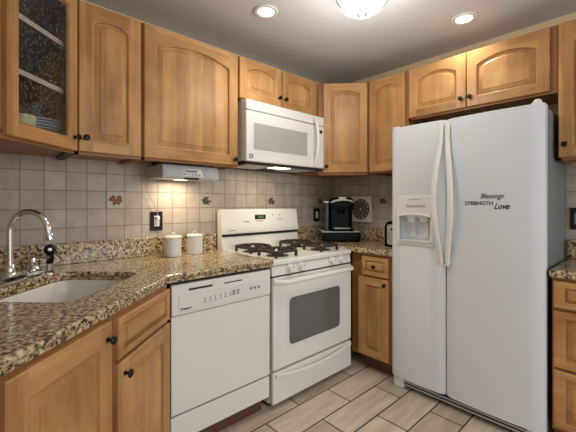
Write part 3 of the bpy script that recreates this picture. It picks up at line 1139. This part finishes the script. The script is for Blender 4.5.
# dispenser frame: fascia above, tray lip below, side strips
dp = MB()
for poly in (rrect(-1.262, -1.016, 1.150, 1.284, 0.010), rrect(-1.262, -1.016, 0.968, 0.996, 0.008), rrect(-1.262, -1.243, 0.985, 1.165, 0.005), rrect(-1.036, -1.016, 0.985, 1.165, 0.005)):
    q = upx(poly, -0.5825, -0.560)
    dp.v, n0 = dp.v + q.v, len(dp.v)
    dp.f += [tuple(i + n0 for i in f) for f in q.f]; dp.m += q.m
disp = dp.build('dispenser', PLW, fr, fo, bevel=0.003)
mb = MB()
pts = [(-0.586 - 0.010 * math.sin(PI * k / 10), -1.026 - 0.0225 * k, 1.152 + 0.016 * math.sin(PI * k / 10)) for k in range(11)]
mb.tube(pts, 0.007, 8)
mb.build('visor', WHITE, disp, fo)
for yy in (-1.105, -1.190):
    mb = MB()
    mb.lathe([(0.030, 1.150), (0.031, 1.132), (0.024, 1.116), (0.010, 1.110)], (-0.545, yy, 0), 20)
    mb.box(-0.530, -0.524, yy - 0.018, yy + 0.018, 1.02, 1.11)
    mb.build('nozzle', PLW, disp, fo)
mb = MB(); mb.box(-0.592, -0.524, -1.243, -1.036, 0.992, 0.997)
mb.build('drip_tray', PLW, disp, fo)
mb = MB(); mb.box(-0.5832, -0.582, -1.185, -1.105, 1.258, 1.262)
mb.build('print_line', GREY, disp, fo)
text('Kenmore', 0.034, GREY, disp, Matrix.Translation(-Vector(fo)) @ face_x(-0.5832, -1.148, 1.220), shear=0.35)
# handles
for sgn, nm_ in ((1, 'handle'), (-1, 'handle')):
    rings = []
    N = 30
    for k in range(N + 1):
        q = k / N
        z = 1.722 - (1.722 - 0.862) * q
        b = math.sin(PI * min(1, max(0, (q - 0.10) / 0.88))) ** 1.4
        yc = YS + sgn * (0.018 + 0.030 * b)
        xo = -0.566 - 0.012 - 0.040 * b
        hw = 0.013 + 0.004 * b
        hd_ = 0.010
        if k in (0, N):
            hw *= 0.7; hd_ *= 0.7
        ring = []
        for a in range(12):
            an = 2 * PI * a / 12
            ring.append((xo + hd_ * math.copysign(abs(math.cos(an)) ** 0.6, math.cos(an)), yc + hw * math.copysign(abs(math.sin(an)) ** 0.6, math.sin(an)), z))
        rings.append(ring)
    mb = MB(); mb.loft(rings)
    mb.tube([(-0.562, YS + sgn * 0.020, 1.70), (-0.580, YS + sgn * 0.020, 1.70)], 0.012, 10)
    mb.tube([(-0.562, YS + sgn * 0.020, 0.885), (-0.580, YS + sgn * 0.020, 0.885)], 0.012, 10)
    mb.build('handle', WHITE, fr, fo)
# hinge covers, grille, feet
for yy in (YL - 0.03, YR + 0.035):
    mb = MB()
    mb.prism([(-0.560, yy - 0.022), (-0.560, yy + 0.022), (-0.45, yy + 0.028), (-0.45, yy - 0.028)], 1.736, 1.752)
    if yy < -1.5:
        mb.lathe([(0.018, 1.740), (0.018, 1.762), (0.012, 1.769), (0.002, 1.770)], (-0.535, yy, 0), 18)
    mb.build('hinge_cover', PLW, fr, fo, bevel=0.004)
mb = MB(); mb.box(-0.538, -0.500, YR + 0.01, YL - 0.07, 0.020, 0.068); 
gl = mb.build('grille', GAP, fr, fo)
for z in (0.026, 0.046):
    mb = MB(); mb.box(-0.544, -0.537, YR + 0.012, YL - 0.072, z, z + 0.008)
    mb.build('slat', SILVER, gl, fo)
for yy, sgn in ((YL - 0.004, -1), (YR + 0.004, 1)):
    mb = MB()
    mb.prism([(-0.50, yy), (-0.545, yy), (-0.556, yy + sgn * 0.02), (-0.548, yy + sgn * 0.075), (-0.50, yy + sgn * 0.08)], 0.002, 0.066)
    mb.build('foot_cover', PLW, fr, fo, bevel=0.006)


def rdx(y):    # front of the right door at y
    q = (YS - 0.0035 - y) / (YS - 0.0035 - YR)
    return -0.566 - 0.010 * math.sin(PI * q)


TR = Matrix.Translation(-Vector(fo))
text('STRENGTH', 0.0290, INK, fr, TR @ face_x(rdx(-1.53) - 0.0012, -1.519, 1.236), bold=0.0004)
text('Blessings', 0.040, INK, fr, TR @ face_x(rdx(-1.585) - 0.0012, -1.583, 1.276) @ Matrix.Diagonal((0.8, 1, 1, 1)), shear=0.45)
text('Love', 0.046, INK, fr, TR @ face_x(rdx(-1.635) - 0.0012, -1.630, 1.220) @ Matrix.Diagonal((0.8, 1, 1, 1)), shear=0.45, bold=0.0006)

# ------------------------------------------------------------------ small things on the counters
for i, (cx_, cy_) in enumerate(((-1.738, -0.135), (-1.584, -0.125))):
    lab = ('white lidded ceramic canister, the left one beside the outlet', 'white lidded ceramic canister, the right one nearest the range')[i]
    cn = thing('canister', lab, 'canister', (cx_, cy_, CT), 0, 'white canisters')
    mb = MB(); mb.lathe([(0.048, 0), (0.051, 0.003), (0.051, 0.108), (0.048, 0.112)], (0, 0, 0), 32)
    mb.build('jar', CER, cn)
    mb = MB(); mb.lathe([(0.053, 0.1125), (0.053, 0.121), (0.046, 0.128), (0.015, 0.131), (0.002, 0.1315)], (0, 0, 0), 32)
    ld_ = mb.build('lid', CER, cn)
    mb = MB(); mb.tube([(-0.016, 0, 0.129), (-0.013, 0, 0.142), (0, 0, 0.148), (0.013, 0, 0.142), (0.016, 0, 0.129)], 0.0035, 8)
    mb.build('lid_handle', CHROME, ld_)

# pod drawer and coffee maker in the corner
kc = (-0.258, -0.266)
kr = math.radians(-42)
kd = thing('pod_drawer', 'low black pod storage drawer under the coffee maker', 'drawer', (kc[0], kc[1], CT), kr)
mb = MB(); mb.box(-0.165, 0.165, -0.135, 0.135, 0.004, 0.083)
mb.build('case', BLK, kd, bevel=0.005)
mb = MB(); mb.box(-0.158, 0.158, -0.142, -0.134, 0.010, 0.076)
df = mb.build('drawer_front', BLK, kd, bevel=0.003)
mb = MB(); mb.box(-0.165, 0.165, -0.137, 0.135, 0.0835, 0.0885)
mb.build('top_plate', SILVL, kd, bevel=0.002)
mb = MB()
for sx_ in (-0.14, 0.14):
    for sy_ in (-0.11, 0.11):
        mb.lathe([(0.01, 0), (0.01, 0.005)], (sx_, sy_, 0), 10)
mb.build('foot', BLK, kd)
km = thing('coffee_maker', 'black single-serve coffee maker with silver handle in the corner', 'coffee maker', (kc[0], kc[1], CT + 0.089), kr)
mb = MB()
a = rrect(-0.090, 0.115, -0.115, 0.115, 0.035, 6)
mb.loft([[(x, y, z) for x, y in a] for z in (0.0, 0.022)])
mb.build('base', BLK, km, bevel=0.004)
mb = MB()
rings = []
for z, k in ((0.022, 0.94), (0.05, 0.95), (0.20, 0.97)):
    rings.append([(0.0125 + (x - 0.0125) * k, -0.010 + (y + 0.01) * k if y > 0 else 0.0 + y * 0.35, z) for x, y in a])
mb.loft(rings)
mb.build('column', BLK, km)
mb = MB()
rings = []
for z, k in ((0.190, 0.94), (0.205, 1.0), (0.245, 1.0), (0.275, 0.95), (0.290, 0.80), (0.296, 0.5)):
    rings.append([(0.0125 + (x - 0.0125) * k, y * k, z) for x, y in a])
mb.loft(rings)
hd = mb.build('brew_head', BLK, km)
mb = MB()
pts = [(-0.080, -0.095, 0.250), (-0.060, -0.118, 0.262), (-0.02, -0.128, 0.270), (0.0125, -0.130, 0.272), (0.045, -0.128, 0.270), (0.085, -0.118, 0.262), (0.105, -0.095, 0.250)]
mb.tube(pts, 0.009, 10)
mb.box(-0.020, 0.045, -0.128, -0.095, 0.265, 0.297)
mb.build('handle', SILVL, hd, bevel=0.003)
mb = MB(); mb.lathe([(0.024, 0.150), (0.030, 0.165), (0.034, 0.192)], (0.0125, -0.055, 0), 20)
mb.build('brew_spout', BLK, km)
mb = MB()
a2 = rrect(-0.134, -0.093, -0.060, 0.110, 0.015, 5)
mb.loft([[(x, y, z) for x, y in a2] for z in (0.004, 0.245)])
wt = mb.build('water_tank', TANK, km)
mb = MB(); mb.loft([[(x, y, z) for x, y in a2] for z in (0.2455, 0.262)])
mb.build('tank_lid', SILVL, wt, bevel=0.003)
mb = MB(); mb.box(-0.055, 0.080, -0.113, -0.050, 0.0225, 0.030)
mb.build('drip_tray', STEEL, km, bevel=0.002)

# trivet plate on the side wall
tr = thing('trivet', 'square white trivet with round brown scrollwork hung on the side wall', 'trivet', (-0.004, -0.330, 1.062))
mb = MB(); mb.box(-0.016, 0, -0.115, 0.115, 0, 0.240)
mb.build('plate', CER, tr, bevel=0.004)
mb = MB()
for rad in (0.088, 0.066, 0.044, 0.020):
    mb.tube([(-0.0185, rad * math.cos(2 * PI * k / 32), 0.120 + rad * math.sin(2 * PI * k / 32)) for k in range(33)], 0.0062, 6)
for k in range(12):
    an = 2 * PI * k / 12
    pts = [(-0.0185, rr * math.cos(an + 1.2 * (rr - 0.02) / 0.07), 0.120 + rr * math.sin(an + 1.2 * (rr - 0.02) / 0.07)) for rr in (0.02, 0.038, 0.055, 0.072, 0.088)]
    mb.tube(pts, 0.005, 6)
mb.build('scrollwork', BROWN, tr)

# toaster half hidden by the fridge
to = thing('toaster', 'chrome and black toaster on the counter, half hidden by the refrigerator', 'toaster', (-0.215, -0.874, CT), PI / 2)
mb = MB()
prof = [(-0.085, 0.012), (-0.085, 0.150), (-0.070, 0.180), (-0.045, 0.190), (0.045, 0.190), (0.070, 0.180), (0.085, 0.150), (0.085, 0.012)]
mb.loft([[(x, -0.115, z) for x, z in prof], [(x, 0.112, z) for x, z in prof]])
mb.build('shell', STEEL, to, bevel=0.006)
mb = MB()
prof = [(-0.092, 0.004), (-0.092, 0.155), (-0.075, 0.188), (-0.048, 0.198), (0.048, 0.198), (0.075, 0.188), (0.092, 0.155), (0.092, 0.004)]
mb.loft([[(x, 0.112, z) for x, z in prof], [(x, 0.135, z) for x, z in prof]])
mb.build('end_cap', BLK, to, bevel=0.004)
mb = MB()
mb.loft([[(x, -0.125, z) for x, z in prof], [(x, -0.115, z) for x, z in prof]])
mb.build('end_cap', BLK, to, bevel=0.004)
mb = MB()
mb.prism(rrect(-0.068, 0.068, 0.020, 0.172, 0.02), 0, 1)
mb.v = [(x, 0.135 + 0.004 * z, y) for x, y, z in mb.v]
mb.build('face_plate', STEEL, to)
mb = MB()
for xx in (-0.032, 0.032):
    mb.box(xx - 0.014, xx + 0.014, -0.09, 0.09, 0.1895, 0.1915)
mb.build('slot', GAP, to)
mb = MB(); mb.M = Matrix.Rotation(PI, 4, 'Z')
mb.lathe([(0.016, 0), (0.016, 0.012), (0.012, 0.016)], (0.030, -0.139, 0.050), 18, 'y')
mb.build('dial', BLK, to)
mb = MB(); mb.box(-0.025, 0.025, 0.138, 0.158, 0.130, 0.144)
mb.build('lever', BLK, to, bevel=0.002)
mb = MB()
for sx_ in (-0.06, 0.06):
    for sy_ in (-0.1, 0.1):
        mb.lathe([(0.01, 0), (0.01, 0.013)], (sx_, sy_, 0), 10)
mb.build('foot', BLK, to)

# ------------------------------------------------------------------ under-cabinet radio
rx0, rx1 = -1.866, -1.500
ra = thing('radio', 'silver radio hung under the widest wall cabinet, its lamp lit', 'radio', (-1.683, -0.18, 1.382))
mb = MB()
prof = [(-0.045, 1.388), (-0.045, 1.462), (-0.270, 1.468), (-0.284, 1.460), (-0.290, 1.388), (-0.282, 1.382)]
mb.loft([[(x, y, z) for y, z in prof] for x in (rx0, rx1)])
body = mb.build('case', SILVER, ra, ra.location, bevel=0.006)
for x in (rx0 + 0.02, rx1 - 0.04):
    for y in (-0.25, -0.08):
        rr_ = MB()
        rr_.box(x, x + 0.02, y - 0.01, y + 0.01, 1.446, 1.4865)
        rr_.build('mounting_post', GAP, ra, ra.location)
for x0_, x1_ in ((rx0 + 0.010, rx0 + 0.115), (rx1 - 0.105, rx1 - 0.010)):
    m_ = MB(); m_.prism(rrect(x0_, x1_, 1.392, 1.456, 0.026), 0, 1)
    m_.v = [(x, -0.2895 + 0.006 * (y - 1.388) / 0.072 - 0.004 * z, y) for x, y, z in m_.v]
    m_.build('speaker', MESHG, ra, ra.location)
m_ = MB(); m_.prism([(rx0 + 0.125, 1.400), (rx0 + 0.145, 1.444), (rx1 - 0.130, 1.444), (rx1 - 0.112, 1.400)], 0, 1)
m_.v = [(x, -0.2895 + 0.006 * (y - 1.388) / 0.072 - 0.004 * z, y) for x, y, z in m_.v]
fp = m_.build('control_panel', PLW, ra, ra.location)
mb = MB(); mb.box(-1.725, -1.655, -0.2945, -0.288, 1.422, 1.436)
mb.build('display', GREY, fp, ra.location)
for k in range(5):
    mb = MB(); mb.box(-1.735 + 0.022 * k, -1.722 + 0.022 * k, -0.2948, -0.287, 1.406, 1.413)
    mb.build('button', GREY, fp, ra.location)
mb = MB(); mb.box(-1.735, -1.640, -0.2925, -0.270, 1.380, 1.391)
mb.build('disc_slot', GAP, ra, ra.location)
mb = MB(); mb.box(-1.720, -1.640, -0.16, -0.10, 1.3855, 1.390)
mb.build('lamp_lens', UNDER, ra, ra.location)
lamp('radio_lamp_light', 'AREA', (-1.68, -0.13, 1.378), 1.8, (1.0, 0.82, 0.55), (0, 0, 0), shape='RECTANGLE', size=0.10, size_y=0.07)
# cord
mb = MB()
P0, P1, P2, P3 = (-1.845, -0.050, 1.390), (-1.900, -0.012, 1.330), (-1.800, -0.010, 1.260), (-1.789, -0.030, 1.150)
pts = [tuple((1 - q) ** 3 * a_ + 3 * q * (1 - q) ** 2 * b_ + 3 * q * q * (1 - q) * c_ + q ** 3 * d_ for a_, b_, c_, d_ in zip(P0, P1, P2, P3)) for q in [k / 16 for k in range(17)]]
mb.tube(pts, 0.0018, 8)
tag(mb.build('power_cord', GREY, None, (-1.80, -0.02, 1.15)), 'thin grey cord running from the radio down to the wall outlet', 'cord')

# ------------------------------------------------------------------ outlets, switch, accent tiles


def plate_y(name, label, cat, x, z, w, h, kind):
    t = thing(name, label, cat, (x, -0.0005, z))
    mb = MB(); mb.box(-w / 2, w / 2, -0.007, 0, -h / 2, h / 2)
    mb.build('cover_plate', BRONZE, t, bevel=0.003)
    return t


t = plate_y('wall_outlet', 'dark-plated white outlet with a plug, left of the canisters', 'outlet', -1.790, 1.122, 0.080, 0.122, 0)
mb = MB(); mb.box(-0.017, 0.017, -0.010, -0.006, -0.034, 0.034)
sk_ = mb.build('receptacle', PLW, t, bevel=0.002)
for z in (-0.018, 0.018):
    mb = MB(); mb.box(-0.008, -0.005, -0.0108, -0.0098, z - 0.004, z + 0.006); mb.box(0.005, 0.008, -0.0108, -0.0098, z - 0.004, z + 0.006)
    mb.build('slot', GAP, sk_)
mb = MB(); mb.box(-0.010, 0.012, -0.030, -0.0105, 0.008, 0.032)
tag(mb.build('plug', PLW, None, (-1.789, -0.02, 1.142), bevel=0.003), 'white plug of the radio cord in the left outlet', 'plug')
bpy.data.objects['plug'].location = (-1.790, -0.0005, 1.122)
for v_ in bpy.data.objects['plug'].data.vertices:
    v_.co = v_.co + Vector((-1.789, -0.02, 1.142))
t = plate_y('light_switch', 'dark-plated white rocker switch between the range and coffee maker', 'switch', -0.268, 1.128, 0.080, 0.122, 1)
mb = MB(); mb.box(-0.014, 0.014, -0.011, -0.006, -0.032, 0.032)
mb.build('rocker', PLW, t, bevel=0.002)
t = thing('wall_outlet', 'dark-plated outlet on the tiles right of the refrigerator', 'outlet', (-0.0005, -1.875, 1.145), -PI / 2)
mb = MB(); mb.box(-0.036, 0.036, -0.007, 0, -0.065, 0.065)
mb.build('cover_plate', BRONZE, t, bevel=0.003)
mb = MB(); mb.box(-0.016, 0.016, -0.010, -0.006, -0.034, 0.034)
mb.build('receptacle', GREY, t, bevel=0.002)


def accent(label, loc, rz, kind):
    t = thing('accent_tile', label, 'tile', loc, rz, 'picture tiles in the backsplash')
    mb = MB(); mb.box(-0.0478, 0.0478, -0.0035, -0.0004, -0.0488, 0.0488)
    mb.build('glazed_tile', CREAMT, t)
    rnd = random.Random(kind * 5 + 2)
    cols = {0: (RUST, LEAF), 1: (PLUM, LEAF), 2: (BROWN, PLUM), 3: (BROWN, BROWN), 4: (BROWN, LEAF)}[kind]
    mb = MB()
    for k in range(7):
        x, z = rnd.uniform(-0.024, 0.024), rnd.uniform(-0.018, 0.014)
        rr = rnd.uniform(0.010, 0.016)
        mb.lathe([(rr, 0.0036), (rr * 0.9, 0.0046), (rr * 0.3, 0.005)], (x, 0, z), 12, 'y')
    mb.build('fruit_motif', cols[0], t)
    mb = MB()
    for k in range(6):
        an = 2 * PI * k / 6 + rnd.uniform(-0.3, 0.3)
        c_, s_ = math.cos(an), math.sin(an)
        q = [(0.012, 0), (0.028, 0.011), (0.044, 0.0), (0.028, -0.011)]
        poly = [(a_ * c_ - b_ * s_, (a_ * s_ + b_ * c_) * 0.75) for a_, b_ in q]
        m2 = MB(); m2.prism(poly, 0, 1)
        n0 = len(mb.v)
        mb.v += [(x, -0.0034 - 0.0008 * z, y) for x, y, z in m2.v]
        mb.f += [tuple(i + n0 for i in f) for f in m2.f]; mb.m += m2.m
    mb.build('leaf_motif', cols[1], t)
    return t


# centred on grid cells (columns -2.085 + k * 0.1008 ; rows 1.204..1.307)
zc = 1.2555
accent('picture tile with red and green fruit on the wall above the sink', (-2.0346, 0, zc), 0, 0)
accent('picture tile with dark blue grapes on the wall above the canisters', (-1.4298, 0, zc), 0, 1)
accent('picture tile with a dark motif right above the range control display', (-0.8250, 0, zc), 0, 2)
accent('picture tile above the dark light switch, beside the coffee maker', (-0.2202, 0, zc), 0, 4)
accent('picture tile on the side wall between the trivet and the refrigerator', (0, -0.5544, zc), -PI / 2, 3)

# ------------------------------------------------------------------ ceiling lights
for lab, (lx, ly) in (('round recessed ceiling light above the microwave, left of the dome', (-1.375, -0.615)), ('round recessed ceiling light above the refrigerator cabinets', (-0.423, -1.385))):
    t = thing('recessed_light', lab, 'ceiling light', (lx, ly, CEIL), 0, 'recessed ceiling lights')
    mb = MB()
    mb.lathe([(0.046, -0.0005), (0.072, -0.0005), (0.073, -0.005), (0.066, -0.010), (0.050, -0.009), (0.046, -0.004)], (0, 0, 0), 36, cap=False)
    mb.build('trim_ring', PLW, t)
    mb = MB(); mb.lathe([(0.047, -0.002), (0.047, -0.005), (0.030, -0.009), (0.002, -0.010)], (0, 0, 0), 32)
    mb.build('lens', BULB, t)
    lamp('recessed_light_glow', 'SPOT', (lx, ly, CEIL - 0.03), 14, (1.0, 0.93, 0.82), (0, 0, 0), spot_size=math.radians(125), spot_blend=1.0, shadow_soft_size=0.05)
dx, dy = -1.160, -1.150
t = thing('dome_light', 'white glass dome ceiling light with metal straps and finial', 'ceiling light', (dx, dy, CEIL))
mb = MB(); mb.lathe([(0.150, -0.0005), (0.150, -0.014), (0.120, -0.024)], (0, 0, 0), 40)
mb.build('canopy', STEEL, t)
prof = [(0.138, -0.018), (0.142, -0.030), (0.137, -0.060), (0.124, -0.095), (0.104, -0.122), (0.076, -0.140), (0.044, -0.150), (0.010, -0.153)]
mb = MB(); mb.lathe(prof, (0, 0, 0), 48)
dm = mb.build('dome', DOME, t)
for k in range(6):
    an = 2 * PI * k / 6 + 0.2
    mb = MB(); mb.tube([((r_ + 0.002) * math.cos(an), (r_ + 0.002) * math.sin(an), z_ - 0.001) for r_, z_ in prof], 0.0035, 6)
    mb.build('strap', GREY, t)
mb = MB(); mb.lathe([(0.028, -0.150), (0.028, -0.158), (0.016, -0.165), (0.010, -0.170), (0.011, -0.177), (0.002, -0.183)], (0, 0, 0), 20)
mb.build('finial', STEEL, t)
lamp('dome_light_glow', 'POINT', (dx, dy, CEIL - 0.26), 9, (1.0, 0.96, 0.90), shadow_soft_size=0.10)
